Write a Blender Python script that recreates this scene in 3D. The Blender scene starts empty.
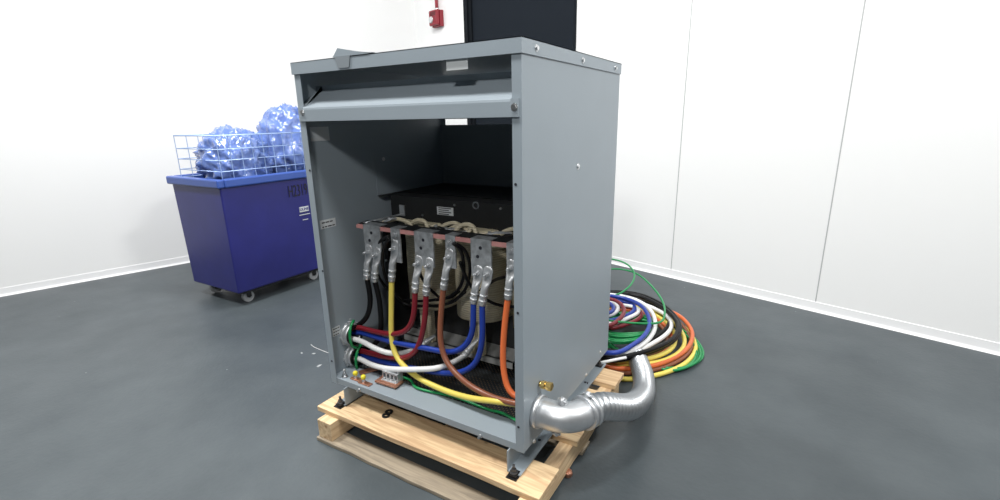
import bpy, bmesh, math, random
from mathutils import Vector, Matrix, Euler, noise
random.seed(4)
S = bpy.context.scene
COL = S.collection
V = Vector
Z0 = 0.25                                   # height of the enclosure's bottom edge above the floor

# ---------------------------------------------------------------- camera
CAM = V((1.90951, -1.44880, 1.29735 + Z0))
EUL = Euler((1.30456367, 0.0183092731, 0.538983866), 'XYZ')
FPX = 480.3217
cd = bpy.data.cameras.new('camera'); cam = bpy.data.objects.new('camera', cd); COL.objects.link(cam)
cam.location = CAM; cam.rotation_euler = EUL
cd.sensor_width = 36; cd.sensor_fit = 'HORIZONTAL'; cd.lens = FPX / 1000 * 36
cd.clip_start = .02; cd.clip_end = 60
S.camera = cam

# ---------------------------------------------------------------- world, lamps, exposure
w = bpy.data.worlds.new('world'); S.world = w; w.use_nodes = True
bg = w.node_tree.nodes['Background']; bg.inputs[0].default_value = (.93, .97, 1, 1); bg.inputs[1].default_value = .07
S.view_settings.view_transform = 'Standard'; S.view_settings.look = 'None'
S.view_settings.exposure = -0.12; S.view_settings.gamma = 1; S.view_settings.use_curve_mapping = False
def lamp(name, loc, target, size, power, col=(1, .99, .97)):
    d = bpy.data.lights.new(name, 'AREA'); d.shape = 'RECTANGLE'; d.size, d.size_y = size; d.energy = power; d.color = col
    o = bpy.data.objects.new(name, d); COL.objects.link(o); o.location = loc
    o.rotation_euler = (V(target) - V(loc)).to_track_quat('-Z', 'Y').to_euler()
    return o
lamp('ceiling_lamp', (2.1, -3.6, 3.9), (.4, .3, .6), (.5, .4), 92)
lamp('ceiling_lamp', (-1.3, 1.0, 5.2), (-1.2, 1.5, 0), (.9, .5), 150)
lamp('ceiling_lamp', (-1.8, -1.1, 5.2), (-.8, .0, 0), (.9, .5), 215)
lamp('ceiling_lamp', (4.4, .3, 4.8), (1.6, .7, .3), (.9, .5), 178)
lamp('ceiling_lamp', (1.3, -1.1, 5.2), (.8, -.8, 0), (.9, .5), 140)

# ---------------------------------------------------------------- helpers
RM = EUL.to_matrix()
def ray(u, v):
    return RM @ V(((u - 500) / FPX, -(v - 250) / FPX, -1))
def at_z(u, v, z):
    d = ray(u, v); z += Z0; return CAM + d * ((z - CAM.z) / d.z)
def at_y(u, v, y):
    d = ray(u, v); return CAM + d * ((y - CAM.y) / d.y)
def at_x(u, v, x):
    d = ray(u, v); return CAM + d * ((x - CAM.x) / d.x)
def at_bar(u, v, off=0.0):                   # the upright plane of the bus bar: y = .21
    d = ray(u, v); return CAM + d * ((.21 + off - CAM.y) / d.y)
W0 = V((.298, 3.519, 0)); WD = V((math.cos(math.radians(-16.2)), math.sin(math.radians(-16.2)), 0)); WN = V((WD.y, -WD.x, 0))
def at_wall(u, v):
    d = ray(u, v); return CAM + d * ((W0 - CAM).dot(WN) / d.dot(WN))

def mat(name, col, rough=.5, metal=0, bump=0, bscale=60, var=0, vscale=6, spec=.5, trans=0, coat=0, alpha=1):
    m = bpy.data.materials.new(name); m.use_nodes = True; nt = m.node_tree; b = nt.nodes['Principled BSDF']
    b.inputs['Base Color'].default_value = (*col, 1); b.inputs['Roughness'].default_value = rough
    b.inputs['Metallic'].default_value = metal; b.inputs['Specular IOR Level'].default_value = spec
    b.inputs['Transmission Weight'].default_value = trans; b.inputs['Coat Weight'].default_value = coat
    b.inputs['Alpha'].default_value = alpha
    tc = nt.nodes.new('ShaderNodeTexCoord')
    if var:
        n = nt.nodes.new('ShaderNodeTexNoise'); n.inputs['Scale'].default_value = vscale; n.inputs['Detail'].default_value = 6
        nt.links.new(tc.outputs['Object'], n.inputs['Vector'])
        r = nt.nodes.new('ShaderNodeValToRGB'); r.color_ramp.elements[0].position = .3; r.color_ramp.elements[1].position = .7
        r.color_ramp.elements[0].color = (*[max(0, c * (1 - var)) for c in col], 1)
        r.color_ramp.elements[1].color = (*[min(1, c * (1 + var)) for c in col], 1)
        nt.links.new(n.outputs['Fac'], r.inputs['Fac']); nt.links.new(r.outputs['Color'], b.inputs['Base Color'])
    if bump:
        n = nt.nodes.new('ShaderNodeTexNoise'); n.inputs['Scale'].default_value = bscale; n.inputs['Detail'].default_value = 4
        nt.links.new(tc.outputs['Object'], n.inputs['Vector'])
        bp = nt.nodes.new('ShaderNodeBump'); bp.inputs['Strength'].default_value = bump; bp.inputs['Distance'].default_value = .01
        nt.links.new(n.outputs['Fac'], bp.inputs['Height']); nt.links.new(bp.outputs['Normal'], b.inputs['Normal'])
    return m

class MB:
    def __init__(s): s.bm = bmesh.new()
    def quad(s, *ps):
        s.bm.faces.new([s.bm.verts.new(p) for p in ps]); return s
    def box(s, a, b, rot=None, pivot=None):
        a = V(a); b = V(b)
        vs = [V((x, y, z)) for x in (a.x, b.x) for y in (a.y, b.y) for z in (a.z, b.z)]
        if rot is not None:
            pv = V(pivot) if pivot is not None else (a + b) / 2
            vs = [pv + rot @ (p - pv) for p in vs]
        v = [s.bm.verts.new(p) for p in vs]
        for f in ((0, 1, 3, 2), (4, 6, 7, 5), (0, 4, 5, 1), (2, 3, 7, 6), (0, 2, 6, 4), (1, 5, 7, 3)):
            s.bm.faces.new([v[i] for i in f])
        return s
    def prism(s, poly, vec):                 # polygon (3-D points) pushed along vec
        vec = V(vec); a = [s.bm.verts.new(V(p)) for p in poly]; b = [s.bm.verts.new(V(p) + vec) for p in poly]; n = len(a)
        s.bm.faces.new(a[::-1]); s.bm.faces.new(b)
        for i in range(n): s.bm.faces.new((a[i], a[(i + 1) % n], b[(i + 1) % n], b[i]))
        return s
    def sweep(s, pts, rad, seg=12, closed=False, caps=True, flat=None):
        pts = [V(p) for p in pts]; n = len(pts)
        rr = rad if callable(rad) else (lambda i: rad)
        up = None; rings = []
        for i in range(n):
            if closed: t = pts[(i + 1) % n] - pts[i - 1]
            else: t = pts[min(i + 1, n - 1)] - pts[max(i - 1, 0)]
            t.normalize()
            if up is None:
                up = t.orthogonal().normalized() if flat is None else V(flat)
            up = (up - t * up.dot(t)).normalized(); sd = t.cross(up)
            r = rr(i); rx, ry = r if isinstance(r, tuple) else (r, r)
            rings.append([s.bm.verts.new(pts[i] + up * (math.cos(2 * math.pi * k / seg) * rx) + sd * (math.sin(2 * math.pi * k / seg) * ry)) for k in range(seg)])
        m = n if closed else n - 1
        if closed:                            # find best twist offset
            a0 = rings[-1]; b0 = rings[0]
            off = min(range(seg), key=lambda o: (a0[0].co - b0[o].co).length)
        for i in range(m):
            A = rings[i]; B = rings[(i + 1) % n]
            o = off if closed and i == n - 1 else 0
            for k in range(seg):
                f = s.bm.faces.new((A[k], A[(k + 1) % seg], B[(k + 1 + o) % seg], B[(k + o) % seg])); f.smooth = True
        if caps and not closed:
            s.bm.faces.new(rings[0][::-1]); s.bm.faces.new(rings[-1])
        return s
    def cyl(s, a, b, r, seg=16, r2=None):
        a = V(a); b = V(b); r2 = r if r2 is None else r2
        t = (b - a).normalized(); up = t.orthogonal().normalized(); sd = t.cross(up)
        A = [s.bm.verts.new(a + (up * math.cos(2 * math.pi * k / seg) + sd * math.sin(2 * math.pi * k / seg)) * r) for k in range(seg)]
        B = [s.bm.verts.new(b + (up * math.cos(2 * math.pi * k / seg) + sd * math.sin(2 * math.pi * k / seg)) * r2) for k in range(seg)]
        s.bm.faces.new(A[::-1]); s.bm.faces.new(B)
        for k in range(seg):
            f = s.bm.faces.new((A[k], A[(k + 1) % seg], B[(k + 1) % seg], B[k])); f.smooth = seg > 8
        return s
    def ring(s, a, b, ri, ro, seg=24):       # hollow sleeve
        a = V(a); b = V(b); t = (b - a).normalized(); up = t.orthogonal().normalized(); sd = t.cross(up)
        def c(p, r): return [s.bm.verts.new(p + (up * math.cos(2 * math.pi * k / seg) + sd * math.sin(2 * math.pi * k / seg)) * r) for k in range(seg)]
        R = [c(a, ri), c(a, ro), c(b, ro), c(b, ri)]
        for j in range(4):
            A = R[j]; B = R[(j + 1) % 4]
            for k in range(seg):
                f = s.bm.faces.new((A[k], B[k], B[(k + 1) % seg], A[(k + 1) % seg])); f.smooth = j in (1, 3)
        return s
    def screw(s, p, n, r=.008, h=.005):      # hex screw head with washer
        p = V(p); n = V(n)
        s.cyl(p, p + n * .0015, r * 1.35, 18); s.cyl(p + n * .0015, p + n * h, r * .95, 6); return s
    def build(s, name, m, parent=None, bevel=0, smooth=False, world=False):
        bmesh.ops.recalc_face_normals(s.bm, faces=s.bm.faces)
        me = bpy.data.meshes.new(name)
        off = V((0, 0, 0))
        if parent is not None:
            off = parent.matrix_basis.translation.copy(); q = parent.parent
            while q is not None: off += q.matrix_basis.translation; q = q.parent
        else:
            xs = [v.co for v in s.bm.verts]
            off = V(((min(c.x for c in xs) + max(c.x for c in xs)) / 2, (min(c.y for c in xs) + max(c.y for c in xs)) / 2, min(c.z for c in xs)))
            if world: off = V((0, 0, 0))
        bmesh.ops.translate(s.bm, verts=s.bm.verts, vec=-off)
        s.bm.to_mesh(me); s.bm.free(); me.materials.append(m)
        if smooth:
            for p in me.polygons: p.use_smooth = True
        o = bpy.data.objects.new(name, me); COL.objects.link(o); o.parent = parent
        if parent is None: o.location = off
        if bevel:
            md = o.modifiers.new('bevel', 'BEVEL'); md.width = bevel; md.segments = 2; md.limit_method = 'ANGLE'; md.angle_limit = .7
        return o
def smooth_path(pts, closed=False, step=.02):
    pts = [V(p) for p in pts]; n = len(pts); out = []
    def g(i): return pts[i % n] if closed else (pts[i] if 0 <= i < n else (pts[0] * 2 - pts[1] if i < 0 else pts[-1] * 2 - pts[-2]))
    for i in range(n if closed else n - 1):
        a, b, c, d = g(i - 1), g(i), g(i + 1), g(i + 2)
        k = max(2, int((c - b).length / step))
        for j in range(k):
            t = j / k; t2 = t * t; t3 = t2 * t
            out.append(.5 * ((2 * b) + (c - a) * t + (2 * a - 5 * b + 4 * c - d) * t2 + (3 * b - a - 3 * c + d) * t3))
    if not closed: out.append(pts[-1])
    return out
def relax(pts, it=3, closed=False):
    pts = [V(p) for p in pts]
    for _ in range(it):
        n = len(pts); q = list(pts)
        for i in range(0 if closed else 1, n if closed else n - 1):
            q[i] = pts[i] * .5 + (pts[i - 1] + pts[(i + 1) % n]) * .25
        pts = q
    return pts
def thing(name, label, cat, loc=(0, 0, 0), group=None):
    o = bpy.data.objects.new(name, None); COL.objects.link(o); o.location = loc; o.empty_display_size = .05
    return tag(o, label, cat, group)
def tag(o, label, cat, group=None):
    o['label'] = label; o['category'] = cat
    if group: o['group'] = group
    return o
def struct(o): o['kind'] = 'structure'; return o
def text_mesh(name, body, size, M, m, parent, extrude=.0006, bold=0):
    c = bpy.data.curves.new('tmp', 'FONT'); c.body = body; c.size = size; c.extrude = extrude; c.offset = bold
    c.align_x = 'CENTER'; c.align_y = 'CENTER'
    t = bpy.data.objects.new('tmp', c); COL.objects.link(t)
    bpy.context.view_layer.update()
    me = bpy.data.meshes.new_from_object(t.evaluated_get(bpy.context.evaluated_depsgraph_get()))
    bpy.data.objects.remove(t); bpy.data.curves.remove(c)
    b = MB(); b.bm.from_mesh(me); bmesh.ops.transform(b.bm, matrix=M, verts=b.bm.verts); bpy.data.meshes.remove(me)
    return b.build(name, m, parent)

# ---------------------------------------------------------------- materials
M = dict(
    grey=mat('grey_enamel', (.295, .345, .385), .42, bump=.04, bscale=180, var=.03, vscale=3),
    shaded_grey=mat('shaded_grey_enamel', (.20, .235, .26), .5, bump=.04, bscale=180, var=.04, vscale=3),  # same enamel as the outside, with the cabinet's inner shade put into the colour
    black=mat('black_paint', (.012, .013, .014), .5, bump=.1, bscale=60, var=.2),
    yoke=mat('dark_core_varnish', (.03, .032, .034), .55, bump=.2, bscale=40, var=.3),
    wall=mat('white_wall_panel', (.88, .89, .89), .45, bump=.03, bscale=25),
    seam=mat('panel_seam_grey', (.45, .46, .47), .6),
    cove=mat('white_skirting', (.86, .87, .88), .4),
    door=mat('black_door_paint', (.012, .016, .022), .8, spec=.1, bump=.05, bscale=30),
    doorframe=mat('black_frame_paint', (.006, .008, .011), .7, spec=.15),
    galv=mat('galvanised_steel', (.66, .68, .70), .42, .85, bump=.08, bscale=30, var=.12, vscale=14),
    flex=mat('ribbed_steel', (.46, .48, .50), .36, .9),
    tin=mat('tin_plated_metal', (.64, .66, .68), .42, .65, bump=.15, bscale=60, var=.15, vscale=30),
    plate=mat('joint_compound_metal', (.52, .54, .56), .45, .6, bump=.3, bscale=45, var=.35, vscale=28),
    silverpaint=mat('dull_aluminium', (.60, .61, .60), .45, .3, bump=.1, bscale=40, var=.15, vscale=12),
    copper=mat('copper_bar', (.62, .30, .20), .38, .8, bump=.1, bscale=60, var=.15, vscale=30),
    pink=mat('pink_bus_insulation', (.70, .33, .31), .5, .0, bump=.1, var=.12, vscale=20),
    brass=mat('brass', (.78, .55, .20), .25, 1, var=.1, vscale=20),
    rubber=mat('black_rubber', (.010, .010, .011), .4),
    steel=mat('zinc_screw', (.72, .73, .74), .3, 1),
    sticker=mat('white_sticker', (.62, .65, .66), .5),
    greysticker=mat('clear_grey_sticker', (.62, .66, .68), .3),
    ink=mat('dark_ink', (.02, .02, .03), .6),
    yellowcap=mat('yellow_cap', (.85, .72, .04), .4),
    red=mat('red_alarm_plastic', (.26, .012, .025), .4),
    redpipe=mat('red_conduit_paint', (.50, .10, .12), .4),
    strobe=mat('clear_strobe_lens', (.62, .63, .64), .15, coat=.6),
    blueplastic=mat('blue_plastic', (.020, .022, .17), .38, bump=.05, bscale=20, var=.08),
    bluerim=mat('light_blue_plastic_rim', (.045, .10, .38), .35),
    bag=mat('blue_clear_film', (.15, .24, .58), .1, spec=.8, bump=.9, bscale=9, coat=.8, alpha=.85),
    wire=mat('pale_blue_wire', (.35, .48, .75), .35, .3),
    wheel=mat('grey_caster_tyre', (.32, .33, .34), .5),
    c_black=mat('black_cable', (.005, .005, .006), .4, spec=.25),
    c_red=mat('dark_red_cable', (.20, .012, .022), .32),
    c_blue=mat('blue_cable', (.014, .045, .31), .32),
    c_white=mat('white_cable', (.82, .83, .83), .35),
    c_yellow=mat('yellow_cable', (.80, .66, .13), .35),
    c_brown=mat('brown_cable', (.24, .085, .045), .35),
    c_orange=mat('orange_cable', (.68, .15, .045), .35),
    c_green=mat('green_wire', (.010, .26, .075), .32),
    sheet=mat('dull_grey_sheet', (.225, .255, .28), .5),
    darksteel=mat('dark_steel', (.12, .12, .125), .45, .8),
    scrap=mat('dusty_paper', (.38, .40, .41), .7),
    tan=None)

def wood(name, c1, c2, axis):
    m = bpy.data.materials.new(name); m.use_nodes = True; nt = m.node_tree; b = nt.nodes['Principled BSDF']; b.inputs['Roughness'].default_value = .7
    L = nt.links.new; N = nt.nodes.new
    tc = N('ShaderNodeTexCoord'); mp = N('ShaderNodeMapping'); mp.inputs['Scale'].default_value = (1.2, 14, 14) if axis == 'x' else (14, 1.2, 14)
    L(tc.outputs['Object'], mp.inputs['Vector'])
    n = N('ShaderNodeTexNoise'); n.inputs['Scale'].default_value = 2.6; n.inputs['Detail'].default_value = 8; n.inputs['Distortion'].default_value = 1.2
    L(mp.outputs['Vector'], n.inputs['Vector'])
    r = N('ShaderNodeValToRGB'); e = r.color_ramp.elements; e[0].position = .38; e[0].color = (*c2, 1); e[1].position = .58; e[1].color = (*c1, 1)
    L(n.outputs['Fac'], r.inputs['Fac'])
    k = N('ShaderNodeTexVoronoi'); k.inputs['Scale'].default_value = .9; L(mp.outputs['Vector'], k.inputs['Vector'])   # knots
    kr = N('ShaderNodeValToRGB'); kr.color_ramp.elements[0].position = .03; kr.color_ramp.elements[0].color = (.45, .25, .14, 1); kr.color_ramp.elements[1].position = .16; kr.color_ramp.elements[1].color = (1, 1, 1, 1)
    L(k.outputs['Distance'], kr.inputs['Fac'])
    mx = N('ShaderNodeMix'); mx.data_type = 'RGBA'; mx.blend_type = 'MULTIPLY'; mx.inputs[0].default_value = .8
    L(r.outputs['Color'], mx.inputs[6]); L(kr.outputs['Color'], mx.inputs[7]); L(mx.outputs[2], b.inputs['Base Color'])
    bp = N('ShaderNodeBump'); bp.inputs['Strength'].default_value = .25; bp.inputs['Distance'].default_value = .004
    L(n.outputs['Fac'], bp.inputs['Height']); L(bp.outputs['Normal'], b.inputs['Normal'])
    return m
M['woodx'] = wood('pine_board', (.76, .56, .33), (.56, .37, .21), 'x')
M['woody'] = wood('pine_stringer', (.74, .56, .34), (.56, .38, .22), 'y')
M['oldwood'] = wood('weathered_pine', (.36, .30, .22), (.24, .20, .15), 'x')

def coilmat():                               # taped winding: fine horizontal bands
    m = bpy.data.materials.new('tan_winding_paper'); m.use_nodes = True; nt = m.node_tree; b = nt.nodes['Principled BSDF']; b.inputs['Roughness'].default_value = .45
    L = nt.links.new; N = nt.nodes.new
    tc = N('ShaderNodeTexCoord'); wv = N('ShaderNodeTexWave'); wv.bands_direction = 'Z'; wv.inputs['Scale'].default_value = 26; wv.inputs['Distortion'].default_value = 2.5; wv.inputs['Detail'].default_value = 3
    L(tc.outputs['Object'], wv.inputs['Vector'])
    r = N('ShaderNodeValToRGB'); r.color_ramp.elements[0].color = (.60, .53, .37, 1); r.color_ramp.elements[1].color = (.76, .69, .52, 1)
    L(wv.outputs['Fac'], r.inputs['Fac']); L(r.outputs['Color'], b.inputs['Base Color'])
    bp = N('ShaderNodeBump'); bp.inputs['Strength'].default_value = .4; bp.inputs['Distance'].default_value = .004
    L(wv.outputs['Fac'], bp.inputs['Height']); L(bp.outputs['Normal'], b.inputs['Normal'])
    return m
M['tan'] = coilmat()

def meshmat():                               # expanded-metal screen: holes cut by alpha
    m = bpy.data.materials.new('black_expanded_mesh'); m.use_nodes = True; nt = m.node_tree; b = nt.nodes['Principled BSDF']
    b.inputs['Base Color'].default_value = (.05, .052, .055, 1); b.inputs['Roughness'].default_value = .4; b.inputs['Metallic'].default_value = .6
    L = nt.links.new; N = nt.nodes.new
    tc = N('ShaderNodeTexCoord'); mp = N('ShaderNodeMapping'); mp.inputs['Scale'].default_value = (62, 62, 62)
    mp.inputs['Rotation'].default_value = (0, 0, math.radians(45))
    L(tc.outputs['Object'], mp.inputs['Vector'])
    ck = N('ShaderNodeTexBrick'); ck.inputs['Scale'].default_value = 1; ck.offset = 0; ck.inputs['Mortar Size'].default_value = .26
    ck.inputs['Brick Width'].default_value = 1; ck.inputs['Row Height'].default_value = 1; ck.inputs['Mortar Smooth'].default_value = 0
    L(mp.outputs['Vector'], ck.inputs['Vector']); L(ck.outputs['Fac'], b.inputs['Alpha'])
    return m
M['mesh'] = meshmat()

def floormat():
    m = bpy.data.materials.new('grey_epoxy_floor'); m.use_nodes = True; nt = m.node_tree; b = nt.nodes['Principled BSDF']
    L = nt.links.new; N = nt.nodes.new
    tc = N('ShaderNodeTexCoord')
    n = N('ShaderNodeTexNoise'); n.inputs['Scale'].default_value = 1.7; n.inputs['Detail'].default_value = 9; n.inputs['Roughness'].default_value = .65
    L(tc.outputs['Object'], n.inputs['Vector'])
    r = N('ShaderNodeValToRGB'); e = r.color_ramp.elements; e[0].position = .3; e[0].color = (.048, .061, .069, 1); e[1].position = .7; e[1].color = (.078, .094, .103, 1)
    L(n.outputs['Fac'], r.inputs['Fac'])
    v = N('ShaderNodeTexVoronoi'); v.inputs['Scale'].default_value = 5.5; L(tc.outputs['Object'], v.inputs['Vector'])     # paint specks
    vr = N('ShaderNodeValToRGB'); vr.color_ramp.interpolation = 'CONSTANT'; vr.color_ramp.elements[0].color = (1, 1, 1, 1); vr.color_ramp.elements[1].position = .022; vr.color_ramp.elements[1].color = (0, 0, 0, 1)
    L(v.outputs['Distance'], vr.inputs['Fac'])
    mx = N('ShaderNodeMix'); mx.data_type = 'RGBA'; L(vr.outputs['Color'], mx.inputs[0]); L(r.outputs['Color'], mx.inputs[6]); mx.inputs[7].default_value = (.30, .32, .33, 1)
    L(mx.outputs[2], b.inputs['Base Color'])
    n2 = N('ShaderNodeTexNoise'); n2.inputs['Scale'].default_value = 3; n2.inputs['Detail'].default_value = 5; L(tc.outputs['Object'], n2.inputs['Vector'])
    mr = N('ShaderNodeMapRange'); mr.inputs['To Min'].default_value = .36; mr.inputs['To Max'].default_value = .55; L(n2.outputs['Fac'], mr.inputs['Value']); L(mr.outputs['Result'], b.inputs['Roughness'])
    n3 = N('ShaderNodeTexNoise'); n3.inputs['Scale'].default_value = 45; n3.inputs['Detail'].default_value = 3; L(tc.outputs['Object'], n3.inputs['Vector'])
    bp = N('ShaderNodeBump'); bp.inputs['Strength'].default_value = .12; bp.inputs['Distance'].default_value = .01; L(n3.outputs['Fac'], bp.inputs['Height']); L(bp.outputs['Normal'], b.inputs['Normal'])
    return m
M['floor'] = floormat()

# ---------------------------------------------------------------- the room
CN = W0 - WD * 3.5                           # corner of the rear and the left wall
RE = W0 + WD * 7.5
struct(MB().box((-9, -7, -.1), (9, 7, 0)).build('floor', M['floor'], world=True))
def wallbox(mb, a, b, z0, z1, n, t0, t1):
    n = V(n); a = V(a); b = V(b)
    return mb.prism([a + n * t0 + V((0, 0, z0)), b + n * t0 + V((0, 0, z0)), b + n * t0 + V((0, 0, z1)), a + n * t0 + V((0, 0, z1))], n * (t1 - t0))
D0 = at_wall(469, 0); D1 = at_wall(577, 0); d0 = (D0 - W0).dot(WD); d1 = (D1 - W0).dot(WD)
struct(wallbox(MB(), CN - WD * .1, RE, 0, 5.6, -WN, 0, .12).build('wall_back', M['wall']))
LN = WD.copy(); LD = WN.copy()               # left wall faces +WD and runs towards the camera
struct(wallbox(MB(), CN, CN + LD * 8.5, 0, 5.6, -LN, 0, .12).build('wall_left', M['wall']))
for nm, a, b, n in (('baseboard_back', W0 + WD * (d1 + .02), RE, WN), ('baseboard_far', CN, W0 + WD * (d0 - .02), WN), ('baseboard_left', CN, CN + LD * 8.5, LN)):
    mb = MB(); a = V(a); b = V(b)
    prof = [(0.001, 0), (.028, 0), (.012, .010), (.008, .02), (.006, .075), (.001, .078)]
    mb.prism([a + n * x + V((0, 0, z)) for x, z in prof], b - a); struct(mb.build(nm, M['cove']))
s0 = (at_wall(671, 270) - W0).dot(WD)
for i, s_ in enumerate((s0 - 1.25, s0, s0 + 1.25, s0 + 2.5, s0 + 3.75, s0 + 5)):
    if s_ < d1 + .05: continue
    struct(wallbox(MB(), W0 + WD * (s_ - .004), W0 + WD * (s_ + .004), .075, 5.6, WN, 0, .0015).build('trim_%d' % (i + 1), M['seam']))
# tall black door with its frame
dr = struct(wallbox(MB(), W0 + WD * (d0 + .12), W0 + WD * d1, 0, 3.6, WN, .0, .05).build('door_1', M['door']))
wallbox(wallbox(MB(), W0 + WD * d0, W0 + WD * (d0 + .07), 0, 3.66, WN, .0, .10), W0 + WD * (d0 + .07), W0 + WD * (d0 + .12), 0, 3.66, WN, 0, .075).build('door_frame', M['doorframe'], dr)

# ---------------------------------------------------------------- fire alarm on the wall
fp = at_wall(439.5, 19)
fa = thing('fire_alarm_strobe', 'small red fire alarm horn strobe on the white wall', 'fire alarm', fp - V((0, 0, .1)))
def on_wall(p, s_, z, t): return V(p) + WD * s_ + V((0, 0, z)) + WN * t
def wbox(mb, p, s0_, s1_, z0, z1, t0, t1):
    return mb.prism([on_wall(p, a, b, t0) for a, b in ((s0_, z0), (s1_, z0), (s1_, z1), (s0_, z1))], WN * (t1 - t0))
fp = V((fp.x, fp.y, fp.z))
wbox(MB(), fp, -.10, .10, -.105, .10, .001, .06).build('back_box', M['red'], fa, bevel=.008)
fc = wbox(MB(), fp, -.115, .09, -.09, .105, .06, .10).build('alarm_cover', M['red'], fa, bevel=.015)
MB().cyl(on_wall(fp, -.055, -.015, .099), on_wall(fp, -.055, -.015, .118), .045, 24, .036).build('strobe_lens', M['strobe'], fa)
mb = MB()
for i in range(4): wbox(mb, fp, -.07, .04, .035 + .013 * i, .040 + .013 * i, .10, .103)
mb.build('grille', M['rubber'], fc)
MB().cyl(on_wall(fp, -.005, .10, .035), on_wall(fp, -.005, 2.3, .035), .022, 14).build('conduit_pipe', M['redpipe'], fa)
MB().cyl(on_wall(fp, -.005, .10, .035), on_wall(fp, -.005, .135, .035), .03, 14).build('conduit_nut', M['steel'], fa)

# ---------------------------------------------------------------- pallet
PT = Z0 - .105
pal = thing('wooden_pallet', 'pale pine shipping pallet under the grey transformer cabinet', 'pallet', (.6, .5, 0))
def plank(x0, x1, y0, y1, z0, z1, name, m, parent, chip=True):
    mb = MB(); n = 10
    lng = (x1 - x0) > (y1 - y0)
    # slightly irregular outline, then extruded
    pts = []
    def j(): return random.uniform(-.0025, .0025)
    for i in range(n + 1):
        t = i / n
        pts.append((x0 + (x1 - x0) * t, y0 + j(), 0) if lng else (x1 + j(), y0 + (y1 - y0) * t, 0))
    for i in range(n + 1):
        t = 1 - i / n
        pts.append((x0 + (x1 - x0) * t, y1 + j(), 0) if lng else (x0 + j(), y0 + (y1 - y0) * t, 0))
    mb.prism([(a, b, z0) for a, b, _ in pts], (0, 0, z1 - z0))
    return mb.build(name, m, parent, bevel=.003)
for y0, y1 in ((-.083, .108), (.30, .39), (.47, .56), (.66, .75), (.84, 1.0)):
    plank(-.03, 1.236, y0, y1, PT - .027, PT, 'deck_board', M['woodx'], pal)
for x0, x1 in ((.03, .125), (.57, .615), (1.15, 1.215)):
    plank(x0, x1, {.03: -.135, .57: .2, 1.15: -.12}[x0], .985, .02, PT - .027, 'stringer', M['woody'], pal)
for y0, y1 in ((-.145, -.045), (.40, .50), (.885, .985)):
    plank(.02, 1.226, y0, y1, 0.001, .02, 'bottom_board', M['oldwood'], pal)

# ---------------------------------------------------------------- the transformer enclosure
CW, CDp, CH = 1.127, 1.024, 1.5
cab = thing('transformer_enclosure', 'open grey steel transformer cabinet standing on the wooden pallet', 'transformer cabinet', (CW / 2, CDp / 2, Z0 - .1))
def zb(mb, a, b, **k): return mb.box((a[0], a[1], a[2] + Z0), (b[0], b[1], b[2] + Z0), **k)
T = .003; FL = .037
for nm, xs, lab in (('side_panel', 0, None), ('side_panel', 1, None)):
    mb = MB()
    xo = 0 if xs == 0 else CW - T
    zb(mb, (xo, 0, 0), (xo + T, CDp, CH))
    if xs == 0: zb(mb, (T, 0, 0), (FL, T, CH)); zb(mb, (T, CDp - T, 0), (FL, CDp, CH))
    else: zb(mb, (CW - FL, 0, 0), (CW - T, T, CH)); zb(mb, (CW - FL, CDp - T, 0), (CW - T, CDp, CH))
    sp = mb.build(nm, M['grey'], cab)
    if xs == 0: left_panel = sp
    else: right_panel = sp
# panel screws and small empty holes
mb = MB()
for u, v, r in ((578, 166.5, .010), (585.9, 374.5, .007), (600, 352, .007), (534, 441, .007)): MB().screw(at_x(u, v, CW), (1, 0, 0), r, .006).build('panel_screw', M['steel'], right_panel)
for u, v in ((515.7, 184.4), (517.9, 313), (518.5, 427)): MB().cyl(at_y(u, v, 0), at_y(u, v, 0) + V((0, -.002, 0)), .005, 12).build('screw_hole', M['ink'], right_panel)
p = at_x(587.4, 383, CW); MB().cyl(p, p + V((.002, 0, 0)), .006, 12).build('screw_hole', M['ink'], right_panel)
for u, v in ((310, 170.5), (322.8, 271), (332, 361)): MB().cyl(at_y(u, v, 0), at_y(u, v, 0) + V((0, -.002, 0)), .005, 12).build('screw_hole', M['ink'], left_panel)
zb(MB(), (T, CDp - .012, .0), (CW - T, CDp - .009, 1.268)).build('back_panel', M['shaded_grey'], cab)
# inner black baffle standing along the rear
# hoods (front and rear)
def hood(front):
    mb = MB()
    def P(y, z): return (0, y if front else CDp - y, z + Z0)
    # strip with rolled top edge, slope inwards, upright lip
    th = .002
    prof = [(-.008, 1.303), (-.008, 1.352), (-.006, 1.360), (.0, 1.364), (.012, 1.368), (.112, 1.436), (.112, 1.458)]
    back = [(.110, 1.458), (.110, 1.437), (.011, 1.370 - .005), (.0, 1.360), (-.004, 1.357), (-.005, 1.352), (-.005, 1.303)]
    poly = [P(*q) for q in prof + back]
    x0, x1 = .008, CW - .008
    mb.prism([V(q) + V((.038, 0, 0)) for q in poly], (CW - .076, 0, 0))
    ends = [P(.004, 1.3660), P(.012, 1.368), P(.112, 1.436), P(.112, 1.458), P(.110, 1.458), P(.110, 1.437), P(.011, 1.365), P(.004, 1.361)]
    for xe in (T, CW - .038): mb.prism([V(q) + V((xe, 0, 0)) for q in ends], (.038 - T, 0, 0))
    # front strip ends lap over the flanges
    ys = (-.008, -.001) if front else (CDp + .001, CDp + .008)
    zb(mb, (x0, ys[0], 1.303), (.038, ys[1], 1.3615)); zb(mb, (CW - .038, ys[0], 1.303), (x1, ys[1], 1.3615))
    h = mb.build('louver_hood', M['grey'], cab)
    if front:
        for u, v in ((302.5, 112.6), (514.3, 107.2)): MB().screw(at_y(u, v, -.008), (0, -1, 0), .0095, .007).build('hood_screw', M['steel'], h)
hood(True); hood(False)
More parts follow.
